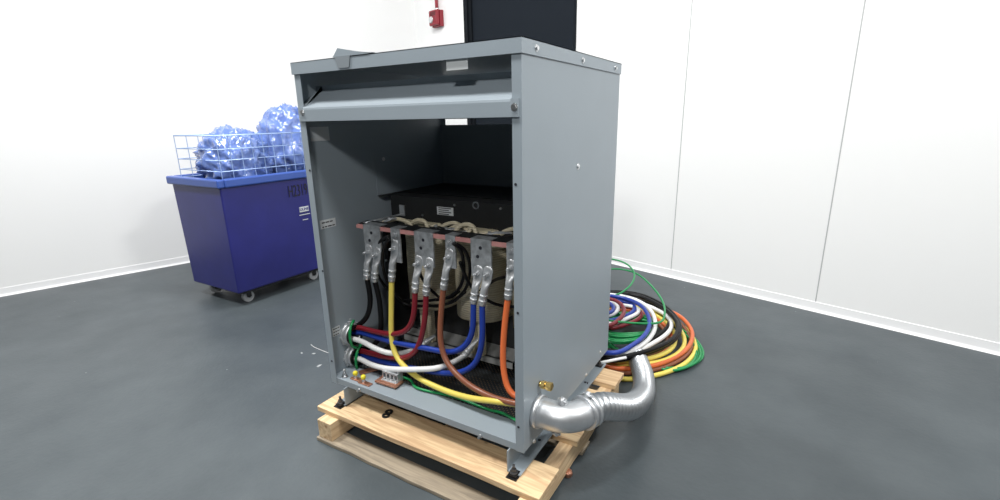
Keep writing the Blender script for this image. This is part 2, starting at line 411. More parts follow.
# lid: skirt and top sheet with an opening
la, lb = V((-.007, -.007)), V((CW + .005, CDp + .005))
mb = MB()
zb(mb, (la.x, la.y, 1.5), (lb.x, la.y + T, 1.549)); zb(mb, (la.x, lb.y - T, 1.5), (lb.x, lb.y, 1.549))
zb(mb, (la.x, la.y + T, 1.5), (la.x + T, lb.y - T, 1.549)); zb(mb, (lb.x - T, la.y + T, 1.5), (lb.x, lb.y - T, 1.549))
zb(mb, (la.x, la.y, 1.546), (lb.x, lb.y, 1.549))
lid = mb.build('lid', M['grey'], cab)
for u, v in ((536.5, 48), (582.8, 60.3), (615.5, 68.3)): MB().screw(at_x(u, v, lb.x), (1, 0, 0), .0085, .007).build('lid_screw', M['steel'], lid)
a = at_y(446, 57, .004); b = at_y(468, 69, .004)
MB().box((a.x, .0035, b.z), (b.x, .005, Z0 + 1.51)).build('white_tag', M['sticker'], lid)
# sill and base pan
mb = MB()
zb(mb, (FL - .004, .0005 + T, -.001), (CW - FL + .004, T + .004, .031)); zb(mb, (T, T + .004, .027), (CW - T, .135, .031))
sill = mb.build('base_sill', M['grey'], cab, bevel=.001)
for u, v in ((359.5, 389.8), (480.5, 436)): MB().screw(at_y(u, v, T), (0, -1, 0), .007, .016).build('sill_bolt', M['steel'], sill)
mb = MB(); zb(mb, (T, .135, .024), (CW - T, CDp - .013, .026)); mb.build('mesh_screen', M['mesh'], cab)
for y in (.13, .42, .74): zb(MB(), (T, y, .0), (CW - T, y + .03, .0235)).build('base_rail', M['shaded_grey'], cab)
# lower legs: channels running front to back
for web, out, pads in ((.110, -1, ((344, 401.5),)), (1.058, 1, ((518.5, 473),))):
    mb = MB(); a = web; ob = .062 * out
    zb(mb, (min(a, a + .005 * out), -.018, -.1), (max(a, a + .005 * out), 1.035, -.001))
    zb(mb, (min(a, a + ob), -.018, -.1), (max(a, a + ob), 1.035, -.095)); zb(mb, (min(a, a + ob * .6), .01, -.006), (max(a, a + ob * .6), 1.02, -.001))
    leg = mb.build('leg_channel', M['grey'], cab)
    for y in (-.028, .985):
        cx = a + .034 * out
        s = MB(); zb(s, (cx - .024, y - .02, -.1045), (cx + .024, y + .035, -.1003)); zb(s, (cx - .018, y - .012, -.0945), (cx + .018, y + .028, -.090))
        s.cyl((cx, y + .006, Z0 - .093), (cx, y + .006, Z0 - .088), .017); s.build('rubber_pad', M['rubber'], leg)
        s = MB(); s.cyl((cx, y + .006, Z0 - .09), (cx, y + .006, Z0 - .082), .016); s.cyl((cx, y + .006, Z0 - .082), (cx, y + .006, Z0 - .070), .0115, 6); s.cyl((cx, y + .006, Z0 - .07), (cx, y + .006, Z0 - .052), .006, 10)
        s.build('anchor_bolt', M['darksteel'], leg)
    if out > 0:
        for y in (.22, .50, .78): MB().cyl((a + .03, y, Z0 - .0945), (a + .03, y, Z0 - .0935), .008, 12).build('slot_hole', M['ink'], leg)
# stickers inside the left panel
def sticker_x(name, u0, v0, u1, v1, m, parent, lines=0, x=.0035, hh=.03):
    a = at_x(u0, v0, x); b = at_x(u1, v1, x)
    y0, y1 = sorted((a.y, b.y)); z0, z1 = (a.z + b.z) / 2 - hh, (a.z + b.z) / 2 + hh
    o = MB().box((T, y0, z0), (x + .0006, y1, z1)).build(name, m, parent)
    if lines:
        mb = MB()
        for i in range(lines):
            zc = z1 - (z1 - z0) * (i + .6) / lines; h = (z1 - z0) / lines * .13; yy = y0 + (y1 - y0) * .1
            while yy < y1 - (y1 - y0) * .15:
                l = random.uniform(.1, .28) * (y1 - y0); mb.box((x + .0006, yy, zc - h), (x + .0011, min(yy + l, y1 - .004), zc + h)); yy += l + (y1 - y0) * .05
        mb.build('print', M['ink'], o)
    return o
sticker_x('warning_sticker', 311, 139.5, 328.5, 128.5, M['greysticker'], left_panel, hh=.032)
a = at_x(312, 140.5, .004); MB().box((T, a.y + .002, a.z - .002), (.0048, a.y + .06, a.z + .006)).build('sticker_strip', M['sticker'], left_panel)
sticker_x('rating_sticker', 320.5, 226, 335.5, 221, M['sticker'], left_panel, 2, hh=.021)
sticker_x('inspection_sticker', 332.5, 332.5, 340.2, 329.5, M['sticker'], left_panel, 3, hh=.024)

# loose grey sheet lying folded over the lid's front edge
g = thing('folded_sheet', 'thin grey folded sheet lying across the front edge of the cabinet lid', 'sheet', at_z(348, 54, 1.55))
zt = 1.5505 + Z0; c = at_y(336, 57, -.010); dx = .0
mb = MB()
x0, x1 = at_y(333.5, 56, -.010).x, at_y(350, 55, -.010).x
def sheet(mb, grid, th=.0012):
    R = [[mb.bm.verts.new(p) for p in row] for row in grid]; 
    for i in range(len(R) - 1):
        for j in range(len(R[0]) - 1): mb.bm.faces.new((R[i][j], R[i][j + 1], R[i + 1][j + 1], R[i + 1][j]))
rows = []
for t in range(13):
    x = x0 - .006 + (x1 - x0 + .13) * t / 12
    lift = (.030 * t / 2 if t <= 2 else .030 * (1 - (t - 2) / 10) ** 1.3) if t < 12 else 0
    lift = max(lift, 0.0006)
    rows.append([V((x, -.0088, zt + lift)), V((x, .03, zt + lift * .95)), V((x + .01, .10, zt + lift * .6)), V((x + .03, .22, zt + .0008))])
sheet(mb, rows)
o = mb.build('lid_sheet', M['grey'], g); md = o.modifiers.new('solid', 'SOLIDIFY'); md.thickness = .0012; md.offset = 1
mb = MB(); mb.prism([(x0 - .006, -.0086, zt - .001), (x0 + .026, -.0086, zt + .032), (x0 + .09, -.0086, zt + .018), (x0 + .20, -.0086, zt - .001)], (0, -.0012, 0)); mb.build('raised_edge', M['grey'], g)
mb = MB(); mb.prism([(x0 + .004, -.0100, zt + .001), (x1 - .0, -.0100, zt + .001), (x1 - .012, -.0100, zt - .044), (x0 + .022, -.0100, zt - .044)], (0, -.0012, 0)); mb.build('front_flap', M['sheet'], g)

# ---------------------------------------------------------------- transformer core
core = thing('transformer_core', 'three phase dry transformer core with tan wound coils inside the cabinet', 'transformer', (.6, .6, Z0 + .03))
def zbx(a, b, name, m, parent=core, bevel=0): return zb(MB(), a, b).build(name, m, parent, bevel=bevel)
mb = MB()
zb(mb, (.04, .49, .898), (1.10, .60, .905)); zb(mb, (.04, .49, .72), (1.10, .497, .898)); zb(mb, (.04, .497, .72), (1.10, .60, .727))
tc = mb.build('top_clamp', M['black'], core)
mb = MB(); r_ = at_y(476, 205.4, .49); mb.ring(r_ + V((0, -.004, 0)), r_ + V((0, .001, 0)), .013, .019); mb.build('lifting_eye', M['steel'], tc)
for u, v in ((455, 205), (501, 208.5), (423, 215)): MB().cyl(at_y(u, v, .49), at_y(u, v, .49) + V((0, -.006, 0)), .006, 8).build('clamp_bolt', M['steel'], tc)
a = at_y(437, 206.5, .489); b = at_y(453.5, 216, .489)
nm = MB().box((a.x, .4875, b.z), (b.x, .490, a.z)).build('nameplate', M['sticker'], tc)
mb = MB()
for i in range(4):
    zc = a.z - (a.z - b.z) * (i + .5) / 4
    mb.box((a.x + .01, .4865, zc - .0022), (b.x - .012 - .015 * (i % 2), .4875, zc + .0022))
mb.build('print', M['ink'], nm)
zbx((.04, .60, .70), (1.09, .74, .90), 'yoke', M['yoke'])
zbx((.03, .60, .13), (1.09, .74, .29), 'yoke', M['yoke'])
mb = MB(); zb(mb, (.08, .47, .095), (.81, .63, .102)); zb(mb, (.08, .47, .06), (.81, .474, .102)); mb.build('bottom_clamp', M['silverpaint'], core)
zbx((.05, .55, .027), (.12, .74, .13), 'core_foot', M['yoke']); zbx((.98, .55, .027), (1.05, .74, .13), 'core_foot', M['yoke'])
mb = MB(); zb(mb, (.12, .60, .10), (.98, .74, .13)); mb.build('bottom_beam', M['yoke'], core)
for cx, w_ in ((.265, .135), (.60, .15), (.94, .15)):
    # rounded coil barrel
    mb = MB(); seg = 40; rings = []
    for z, k in ((.30, .93), (.306, 1.0), (.5, 1.015), (.775, 1.0), (.78, .93)):
        rings.append([mb.bm.verts.new((cx + w_ * k * math.copysign(abs(math.cos(t)) ** .8, math.cos(t)), .60 + .19 * k * math.copysign(abs(math.sin(t)) ** .8, math.sin(t)), Z0 + z)) for t in [2 * math.pi * i / seg for i in range(seg)]])
    for A, B in zip(rings, rings[1:]):
        for k in range(seg): f = mb.bm.faces.new((A[k], A[(k + 1) % seg], B[(k + 1) % seg], B[k])); f.smooth = True
    mb.bm.faces.new(rings[0][::-1]); mb.bm.faces.new(rings[-1])
    cl = mb.build('coil', M['tan'], core)
    for dx in (-.03, .02): zb(MB(), (cx + dx, .445, .103), (cx + dx + .03, .475, .30)).build('support_block', M['tan'], cl)
# vertical black side frame and diagonal plates at the left of the coils
mb = MB(); zb(mb, (.05, .40, .10), (.075, .60, .76)); mb.build('frame_upright', M['black'], core)
for z in (.18, .3, .42, .56, .66): MB().cyl((.062, .401, Z0 + z), (.062, .392, Z0 + z), .007, 8).build('frame_bolt', M['steel'], core)
mb = MB(); zb(mb, (.004, .605, .906), (CW - .004, CDp - .02, .909)); zb(mb, (.004, .43, .906), (.03, .605, .909)); mb.build('air_baffle', M['black'], cab)
mb = MB(); zb(mb, (.0035, .43, .910), (.0055, .98, 1.11)); bf_ = mb.build('side_baffle', M['grey'], cab)
MB().screw(at_x(383.5, 159, .0056), (1, 0, 0), .008, .006).build('baffle_screw', M['steel'], bf_)
# bus bar, its support arm and the tan leads and black insulators above it
def bar_pt(x, z=None): return V((x, .21, z))
za, zc = at_bar(356, 226).z, at_bar(512, 246.5).z
xa, xb = at_bar(356, 225).x, CW - .03
xr = at_bar(512, 246.5).x
sl = (zc - za) / (xr - xa)
def zbar(x): return za + sl * (x - xa)
mb = MB(); h = .010
mb.prism([(xa, .21, zbar(xa) - h), (xb, .21, zbar(xb) - h), (xb, .21, zbar(xb) + h), (xa, .21, zbar(xa) + h)], (0, .012, 0))
bar = mb.build('terminal_bar', M['pink'], core, bevel=.002)
mb = MB()
mb.prism([(xa, .225, zbar(xa) + h + .001), (xb, .225, zbar(xb) + h + .001), (xb, .29, zbar(xb) + h + .006), (xa, .29, zbar(xa) + h + .006)], (0, 0, -.02))
mb.build('insulator_beam', M['black'], core)
mb = MB(); e0 = at_y(402, 214, .485); e1 = V((xa + .02, .245, zbar(xa) + .012))
mb.sweep([e0, e1], lambda i: (.004, .013), 8, flat=(0, 0, 1)); mb.box((e0.x - .015, .483, e0.z - .01), (e0.x + .02, .489, e0.z + .05)); mb.build('support_arm', M['galv'], core)
# braided / taped leads rising from coils and diving to the terminals
LEADS = [[(372, 226), (385, 222), (397, 219), (409, 223), (414, 232)], [(412, 232), (412, 223), (419, 220), (426, 223), (428, 233)],
         [(436, 232), (445, 225), (455, 223), (463, 228), (466, 238)], [(452, 236), (460, 226), (470, 225), (476, 231), (477, 241)],
         [(440, 236), (452, 228), (462, 226), (470, 232)], [(496, 238), (504, 232), (513, 229), (520, 232)], [(466, 241), (470, 230), (474, 228), (478, 240)]]
for i, L_ in enumerate(LEADS):
    pts = [at_y(u, v, .33 + .025 * (i % 3) + (.0 if k in (0, len(L_) - 1) else .02)) for k, (u, v) in enumerate(L_)]
    MB().sweep(smooth_path(pts, step=.008), .0105, 8).build('winding_lead', M['tan'], core)
for i, (u0, v0, u1, v1) in enumerate(((374, 225, 396, 224.5), (384, 222, 402, 219), (400, 230, 418, 226), (428, 232, 447, 228), (430, 228, 450, 231), (452, 238, 470, 231), (478, 241, 500, 236), (480, 237, 512, 233), (492, 245, 514, 236), (440, 233, 462, 229))):
    a = at_y(u0, v0, .30); b = at_y(u1, v1, .37)
    MB().sweep([a, (a + b) / 2 + V((0, 0, .012)), b], lambda k: (.005, .015), 8, flat=(0, 0, 1)).build('lead_strap', M['plate' if i % 2 else 'black'], core)
    q = a.lerp(b, .3) + V((0, 0, .008)); MB().cyl(q, q + V((0, 0, .012)), .008, 6).build('strap_bolt', M['tin'], core)
# terminal plates hooked over the bar
PL = [(362.8, 378.8, 226, 258), (390.2, 398.8, 230.5, 262), (413.8, 432, 234.2, 266), (445, 454.2, 238.4, 268), (470.4, 490.3, 242.5, 277), (506.3, 517, 246.5, 275)]
for u0, u1, v0, v1 in PL:
    a = at_bar(u0, v0, -.006); b = at_bar(u1, v0 + (u1 - u0) * .09, -.006); c_ = at_bar((u0 + u1) / 2, v1, -.006)
    ztp = zbar(a.x) + h + .002
    mb = MB()
    mb.prism([(a.x, a.y, ztp), (b.x, b.y, ztp), (b.x, b.y, c_.z), (a.x, a.y, c_.z)], (0, .004, 0))
    mb.prism([(a.x, a.y, ztp), (b.x, b.y, ztp), (b.x, b.y + .06, ztp), (a.x, a.y + .06, ztp)], (0, 0, .004))
    # side return so that the plate reads as a folded strap
    mb.prism([(b.x, b.y, ztp), (b.x, b.y + .009, ztp), (b.x, b.y + .009, c_.z + .0), (b.x, b.y, c_.z + .0)], (.003, 0, 0))
    tp = mb.build('terminal_plate', M['plate'], core, bevel=.001)
    wd = (b - a).length
    for fx, dz in ((.5, -.035), (.35, -.075)) if wd > .07 else ((.5, -.028),):
        q = a.lerp(b, fx); q.z = ztp + dz; 
        mb = MB()
        if wd > .07: mb.cyl(q, q + V((0, -.0015, 0)), .008, 12)
        else: mb.cyl(q, q + V((0, -.006, 0)), .014, 12); mb.cyl(q, q + V((0, -.02, 0)), .007, 6)
        mb.build('bolt_hole' if wd > .07 else 'terminal_bolt', M['ink' if wd > .07 else 'tin'], tp)

# ---------------------------------------------------------------- lugs and cables
def lug(root, top, bottom, name='cable_lug', r=.0165):
    top = V(top); bottom = V(bottom); L = (top - bottom).length; d = (top - bottom).normalized()
    mb = MB(); P_ = lambda t: bottom + d * (L * t)
    n = 14; pts = []; rr = []
    for i in range(n + 1):
        t = i / n; q = P_(t)
        f = min(1, max(0, (t - .42) / .25)); f = f * f * (3 - 2 * f)
        q = q + V((0, .008 * f, 0))
        pts.append(q); rr.append((r * (1 - f) + .0035 * f, r * (1 - f) + r * 1.4 * f) if t < .97 else (.003, r * .75))
    mb.sweep(pts, lambda i: rr[i], 16, flat=(0, -1, 0))
    for t in (.12, .26): mb.ring(P_(t - .03), P_(t + .03), r * .7, r * 1.1, 16)
    lg = mb.build(name, M['tin'], root)
    q = P_(.80) + V((0, .004, 0)); s = MB()
    s.cyl(q, q + V((0, -.004, 0)), .0125, 16); s.cyl(q + V((0, -.004, 0)), q + V((0, -.014, 0)), .0105, 6); s.cyl(q + V((0, -.014, 0)), q + V((.0, -.032, 0)), .006, 10)
    s.build('lug_bolt', M['tin'], lg)
    return lg
R_ = .0135
def cable(col, label, pts, lugpx=None, r=R_, name='power_cable', cat='cable', group=None, lug_a=None):
    P_ = relax(smooth_path(pts, step=.02), 6)
    P_[0] = V(pts[0]); low = min(P_, key=lambda q: q.z)
    root = thing(name, label, cat, (low.x, low.y, low.z - r), group)
    MB().sweep(P_, r, 14).build('cable_jacket', M[col], root)
    if lugpx: lug(root, lugpx[0], lugpx[1])
    return root
def lg_top(u, v): return at_bar(u, v, -.012)
def mixy(px, ys): return [at_y(u, v, y) for (u, v), y in zip(px, ys)]
def lin(n, a, b): return [a + (b - a) * (i / (n - 1)) for i in range(n)]
def hang(px, y0, y1, k=1.0):                 # pixels with depth going from y0 to y1 along the way
    n = len(px); return [at_y(u, v, y0 + (y1 - y0) * (i / (n - 1)) ** k) for i, (u, v) in enumerate(px)]
def drop(bu, bv): p_ = at_bar(bu, bv, -.018); return p_

def power(col, label, lugt, lugb, px, y1, k=1.0, endpts=(), r=R_, ycap=None):
    b = at_bar(*lugb, -.018); t = at_bar(*lugt, -.014)
    n = len(px); pts = [b + (b - t).normalized() * -.012, b]
    for i, (u, v) in enumerate(px): pts.append(at_y(u, v, b.y + (y1 - b.y) * ((i + 1) / n) ** k))
    pts += [V(e) for e in endpts]
    return cable(col, label, pts, (t, b), r)
HOLE = V((CW, .118, Z0 + .128))               # the round opening of the right panel
K1 = V((.0, .142, Z0 + .215)); K2 = V((.0, .150, Z0 + .088))
power('c_yellow', 'thick yellow power cable hanging from a lug and sweeping right across the cabinet floor', (394, 240), (391.6, 281),
      [(391.4, 300), (391.2, 322), (391.6, 342), (396, 357), (406, 368), (420, 379), (446, 391), (472, 398.5), (498, 401.5)], .09, 1.3, [HOLE + V((-.06, .015, -.005)), HOLE + V((.03, .01, -.005))])
power('c_brown', 'brown power cable hanging at the middle and curving right towards the opening', (449, 249), (443.5, 289),
      [(441.5, 306), (440.5, 322), (440, 338), (443.5, 356), (453, 371), (468, 384.5), (486, 394.5), (500, 400)], .10, 1.1, [HOLE + V((-.06, -.02, .02)), HOLE + V((.03, -.02, .02))])
power('c_orange', 'bright orange power cable hanging beside the right front edge of the cabinet', (511, 260), (508, 299),
      [(506, 312), (504.3, 330), (503, 350), (503, 368), (506, 385), (511, 398)], .11, 1.2, [HOLE + V((-.03, .03, .03)), HOLE + V((.03, .025, .025))])
power('c_red', 'dark red power cable, left of the red pair, dropping to the upper left hub', (418, 256), (415, 292),
      [(415, 304), (413.5, 318), (409.5, 328), (401, 333.5), (388, 334), (370, 330.5), (355, 326)], .165, .9, [K1 + V((.010, -.0, .025))])
power('c_red', 'dark red power cable, right of the red pair, dropping to the lower left hub', (429, 258), (426, 295),
      [(425.8, 308), (424.4, 323), (420.5, 341), (414, 353.5), (404, 358.6), (390, 357.5), (374, 354.3), (359, 350)], .155, .8, [K2 + V((.010, 0, .025))])
power('c_blue', 'blue power cable, left of the blue pair, running to the upper left hub', (478, 266), (473.5, 303),
      [(473.4, 316), (472.5, 334), (466, 346), (455.5, 352.4), (442, 351.5), (422, 347.5), (399, 343.6), (377, 337.5), (356, 331)], .17, .7, [K1 + V((.010, .01, -.005))])
power('c_blue', 'blue power cable, right of the blue pair, looping lower to the lower left hub', (488, 267), (482, 305),
      [(482.4, 320), (482.6, 336), (480, 354), (473, 366.5), (459.5, 373), (440, 373), (420, 369.5), (398, 365.5), (377, 360.5), (359, 354.5)], .165, .7, [K2 + V((.010, .01, -.005))])
power('c_black', 'black power cable, left of the black pair, hanging beside the left panel', (367.5, 245), (366.8, 279),
      [(370, 292), (370.5, 304), (367.5, 317), (361, 324)], .185, 1, [K1 + V((.010, .02, .02))])
power('c_black', 'black power cable, right of the black pair, dropping behind the red cables', (376, 248), (374.6, 281.5),
      [(379, 296), (380.6, 312), (381, 330), (376, 344), (362, 350)], .20, 1, [K2 + V((.010, .025, .01))])
# white neutrals on the lower bracket
def white(label, px, ys, lt, lb, ly):
    pts = [at_y(u, v, y) for (u, v), y in zip(px, ys)]
    pts[0] = V((.012, (K1 if pts[0].z > Z0 + .15 else K2).y - .012, (K1 if pts[0].z > Z0 + .15 else K2).z - .022))
    pts = [pts[0]] + [q for q in pts[1:] if q.x > .05]
    b = at_y(*lb, ly); t = at_y(*lt, ly + .06)
    root = cable('c_white', label, pts + [b, b + (t - b).normalized() * .012], None)
    mb = MB(); d = (t - b)
    n = 10
    mb.sweep([b + d * (i / n) for i in range(n + 1)], lambda i: (R_ * 1.15, R_ * 1.15) if i < 6 else (R_ * (1.15 - .2 * (i - 5)) if i < 9 else .004, R_ * 1.25), 14, flat=(0, 0, 1))
    for q in (.1, .28, .45): mb.ring(b + d * (q - .04), b + d * (q + .04), R_ * .9, R_ * 1.35, 14)
    mb.build('cable_lug', M['tin'], root)
white('white power cable ending behind the red cables, from the upper left hub', [(338, 322), (350, 331), (362, 341), (378, 350.2), (396, 354.6), (409, 352)], [.14, .125, .12, .13, .17, .24], (436, 334.5), (419, 347.5), .31)
white('white power cable lying lowest across the cabinet, from the lower left hub', [(345, 351), (357, 356.5), (368, 363.5), (384.5, 368.3), (402, 369.5), (421, 369.2), (440, 368)], [.15, .13, .12, .113, .112, .125, .17], (478, 338), (463, 357), .33)
# thin green ground wires inside
def thin(col, label, pts, r, name='ground_wire', cat='wire', closed=False, group=None):
    P_ = relax(smooth_path(pts, closed, .012), 3, closed)
    o = MB().sweep(P_, r, 8, closed=closed).build(name, M[col], smooth=True)
    return tag(o, label, cat, group)
thin('c_green', 'green ground wire lying on the cabinet sill in front of the yellow cable', [at_z(u, v, .042) for u, v in ((402, 377), (411, 380), (415, 387), (430, 391.5), (446, 394.5), (464, 400), (487, 409), (503, 413.5))] + [HOLE + V((-.03, -.05, -.045)), HOLE + V((.02, -.045, -.02))], .0065)
# hubs (conduit bushings) on the left panel
for K, lab in ((K1, 'upper round metal conduit bushing on the left cabinet wall'), (K2, 'lower round metal conduit bushing on the left cabinet wall')):
    root = thing('conduit_bushing', lab, 'conduit bushing', (.02, K.y, K.z - .06))
    mb = MB(); mb.ring(K + V((T, 0, 0)), K + V((.018, 0, 0)), .043, .064, 30); mb.ring(K + V((.018, 0, 0)), K + V((.042, 0, 0)), .046, .057, 30)
    for k in range(10):
        t = 2 * math.pi * k / 10; mb.box(K + V((.004, .062 * math.cos(t) - .006, .062 * math.sin(t) - .006)), K + V((.016, .062 * math.cos(t) + .006, .062 * math.sin(t) + .006)))
    mb.build('locknut', M['tin'], root)
    mb = MB(); mb.ring(K + V((.042, 0, 0)), K + V((.050, 0, 0)), .042, .054, 30); mb.build('throat_liner', M['rubber'], root)
    mb = MB(); q = K + V((.03, -.01, .058)); mb.box(q + V((-.01, -.01, 0)), q + V((.01, .01, .02))); mb.cyl(q + V((0, 0, .02)), q + V((0, 0, .034)), .005, 8); mb.build('ground_lug', M['tin'], root)
thin('c_green', 'green bonding wire curled round the upper conduit bushing', [K1 + V(p) for p in ((.052, -.004, .085), (.062, -.035, .072), (.066, -.052, .03), (.066, -.050, -.02), (.062, -.035, -.055), (.064, -.005, -.068))], .0075)
thin('c_green', 'green bonding wire curled round the lower conduit bushing', [K2 + V(p) for p in ((.058, .035, .070), (.066, -.005, .066), (.068, -.032, .03), (.066, -.040, -.015), (.062, -.032, -.055))], .0075)
# thin black control wires looped in front of the coils
CT = [([(388.6, 236.5), (381, 240), (376.5, 252), (376, 268), (383, 284), (398, 297), (417, 301), (437, 299.5), (451, 297), (459, 291)], 'thin black control wire looping left from the yellow cable terminal'),
      ([(389, 238), (383, 250), (383, 268), (390, 287), (405, 304), (428, 306), (450, 303), (465, 292)], 'thin black control wire hanging just inside the leftmost loop'),
      ([(418, 262), (421, 276), (429, 288), (440, 298)], 'short thin black control wire beside the red cable lugs'),
      ([(453, 243.5), (460, 249), (463.5, 261), (463.5, 277), (458, 290), (448, 297.5), (436, 300)], 'thin black control wire looping from the brown cable terminal'),
      ([(454, 242.5), (463, 248), (468.5, 258), (470, 272), (466, 288), (456, 299), (440, 306), (424, 305)], 'thin black control wire, outer loop right of the brown cable'),
      ([(460, 262), (466, 277), (474, 290), (486, 299.5), (500, 305.5), (516, 307)], 'thin black control wire sagging below the blue cable lugs'),
      ([(520, 272), (506, 276.5), (495, 280), (486, 286), (478, 291)], 'thin black control wire curving behind the orange cable lug')]
for i, (px, lab) in enumerate(CT):
    n = len(px); pts = [at_y(u, v, ((.185 if i in (0, 1, 3, 4) else .25) + .17 * min(1, (k / (n - 1)) * 1.6) ** 1.3) - .02 * (i % 2)) for k, (u, v) in enumerate(px)]
    thin('c_black', lab, pts, .0078, 'control_wire')

# ---------------------------------------------------------------- ground bars on the sill
def ztop(z): return Z0 + z
gb = thing('ground_bar', 'copper ground bar carrying a row of four tin lugs on the cabinet sill', 'ground bar', at_z(388, 382, .031))
A = at_z(376, 383.5, .045); B = at_z(392, 388.5, .045); ux = (B - A).normalized()
mb = MB(); O = V((A.x, A.y, ztop(.040)))
rz = Matrix.Rotation(math.atan2(ux.y, ux.x), 3, 'Z')
def lb(a, b): mb.box(O + V(a), O + V(b), rot=rz, pivot=O)
Lb = (B - A).length
lb((-.02, .012, 0), (Lb + .01, .075, .010)); mb.build('copper_bar', M['copper'], gb, bevel=.001)
mb = MB(); lb((.0, .02, -.009), (.02, .06, 0)); mb.build('standoff', M['steel'], gb)
mb = MB(); lb((Lb - .03, .02, -.009), (Lb - .01, .06, 0)); mb.build('standoff', M['steel'], gb)
for k in range(4):
    x = .005 + k * (Lb - .005) / 4; mb = MB()
    lb((x, .03, .008), (x + .024, .085, .014)); lb((x, .045, .014), (x + .004, .085, .052)); lb((x + .020, .045, .014), (x + .024, .085, .052)); lb((x, .045, .046), (x + .024, .085, .054))
    q = O + rz @ V((x + .012, .068, .054)); mb.cyl(q, q + V((0, 0, .010)), .008, 8); q = O + rz @ V((x + .012, .042, .014)); mb.cyl(q, q + V((0, 0, .007)), .007, 6)
    mb.build('mechanical_lug', M['tin'], gb)
for u, v, lab in ((356, 379.5, 'copper stud strap with a yellow cap, nearest the left cabinet wall'), (364, 383.5, 'copper stud strap with a yellow cap, beside the copper ground bar')):
    p = at_z(u, v, .032); st = thing('capped_stud', lab, 'ground stud', p)
    MB().box(p + V((-.03, -.012, 0)), p + V((.045, .016, .006))).build('copper_strap', M['copper'], st, bevel=.001)
    MB().cyl(p + V((0, 0, .006)), p + V((0, 0, .028)), .009, 10).build('stud', M['tin'], st)
    MB().sweep([p + V((0, 0, .026 + .022 * t)) for t in (0, .2, .5, .8, .95, 1)], lambda i: (.010, .0125, .013, .0115, .007, .003)[i], 14).build('stud_cap', M['yellowcap'], st)
p = at_z(367, 373, .034); MB_ = MB().box(p + V((-.02, -.03, 0)), p + V((.02, .10, .006)), rot=Matrix.Rotation(-.5, 3, 'Z')); tag(MB_.build('copper_link', M['copper'], bevel=.001), 'flat copper link lying behind the yellow capped studs', 'copper strap')
p = at_z(345, 376.5, .032); mb = MB(); mb.cyl(p, p + V((0, 0, .006)), .016); mb.cyl(p + V((0, 0, .006)), p + V((0, 0, .018)), .012, 6); mb.cyl(p + V((0, 0, .018)), p + V((0, 0, .045)), .006)
tag(mb.build('stud_bolt', M['steel']), 'bare steel bolt in the left front corner of the cabinet floor', 'bolt')

# ---------------------------------------------------------------- elbow and flexible conduit
el = thing('conduit_elbow', 'smooth galvanised conduit elbow leaving the right cabinet panel', 'conduit elbow', HOLE + V((.1, .05, -.11)))
er = .061
ep = [HOLE + V((.002, 0, 0)), HOLE + V((.04, 0, 0))]
cc = HOLE + V((.06, .115, 0)); 
for i in range(13):
    t = math.radians(-90 + 74 * i / 12); ep.append(cc + V((math.cos(t) * .115, math.sin(t) * .115, -.004 * i / 12)))
e_end = ep[-1]; tdir = (ep[-1] - ep[-2]).normalized()
ep.append(e_end + tdir * .045)
MB().sweep(ep, lambda i: er + (.002 if i < 1 else 0), 40).build('elbow_body', M['galv'], el)
MB().ring(HOLE + V((.001, 0, 0)), HOLE + V((.02, 0, 0)), .059, .070, 36).build('collar', M['galv'], el)
def strap(c_, t_, r, w_=.018, name='clamp_ring', parent=el): return MB().ring(c_ - t_ * w_ / 2, c_ + t_ * w_ / 2, r - .006, r + .009, 36).build(name, M['galv'], parent)
strap(ep[-1] - tdir * .012, tdir, er + .002); strap(ep[-1] - tdir * .040, tdir, er + .002)
up = V((0, 0, 1)); sdv = tdir.cross(up).normalized()
mb = MB()
for c_, dv in ((ep[-1] - tdir * .02, up), (ep[6], up), (ep[4], -up), (ep[-1] - tdir * .02, -up)):
    mb = MB(); mb.ring(c_ + dv * (er + .012) - sdv * .01, c_ + dv * (er + .012) + sdv * .01, .006, .016, 16); mb.cyl(c_ + dv * (er + .012) - sdv * .022, c_ + dv * (er + .012) + sdv * .022, .006, 8); mb.build('clamp_screw', M['tin'], el)
fr = .055
f0 = ep[-1] + tdir * .002
fpts = [f0, f0 + tdir * .06 + V((.012, 0, -.008))] + [V((1.40, .47, Z0 + .03)), V((1.405, .66, Z0 - .045)), V((1.378, .88, Z0 - .115)), V((1.32, 1.10, Z0 - .150)), V((1.235, 1.30, Z0 - .165)), V((1.20, 1.38, Z0 - .17))]
fpath = relax(smooth_path(fpts, step=.0045), 40)
def resample(P_, d):
    out = [P_[0]]; need = d
    for a, b in zip(P_, P_[1:]):
        l = (b - a).length; t = need
        while t <= l: out.append(a.lerp(b, t / l)); t += d
        need = t - l
    return out
fpath = resample(fpath, .0036)
mb = MB().sweep(fpath, lambda i: fr + .0055 * math.cos(2 * math.pi * i / 7), 40)
fx = mb.build('flexible_conduit', M['flex'], smooth=True)
tag(fx, 'ribbed flexible metal conduit curving from the elbow down under the cable pile', 'flexible conduit')
# brass fitting
p = at_x(539.5, 383.5, CW); bf = thing('brass_fitting', 'small brass compression fitting on the right cabinet panel', 'pipe fitting', p)
MB().cyl(p + V((.001, 0, 0)), p + V((.012, 0, 0)), .012, 16).build('stem', M['brass'], bf)
MB().cyl(p + V((.011, 0, 0)), p + V((.027, .0, 0)), .018, 6).build('hex_body', M['brass'], bf, bevel=.001)
MB().cyl(p + V((.026, 0, 0)), p + V((.034, 0, 0)), .012, 16).cyl(p + V((.033, .0, 0)), p + V((.056, 0, 0)), .019, 6).build('hex_nut', M['brass'], bf, bevel=.001)

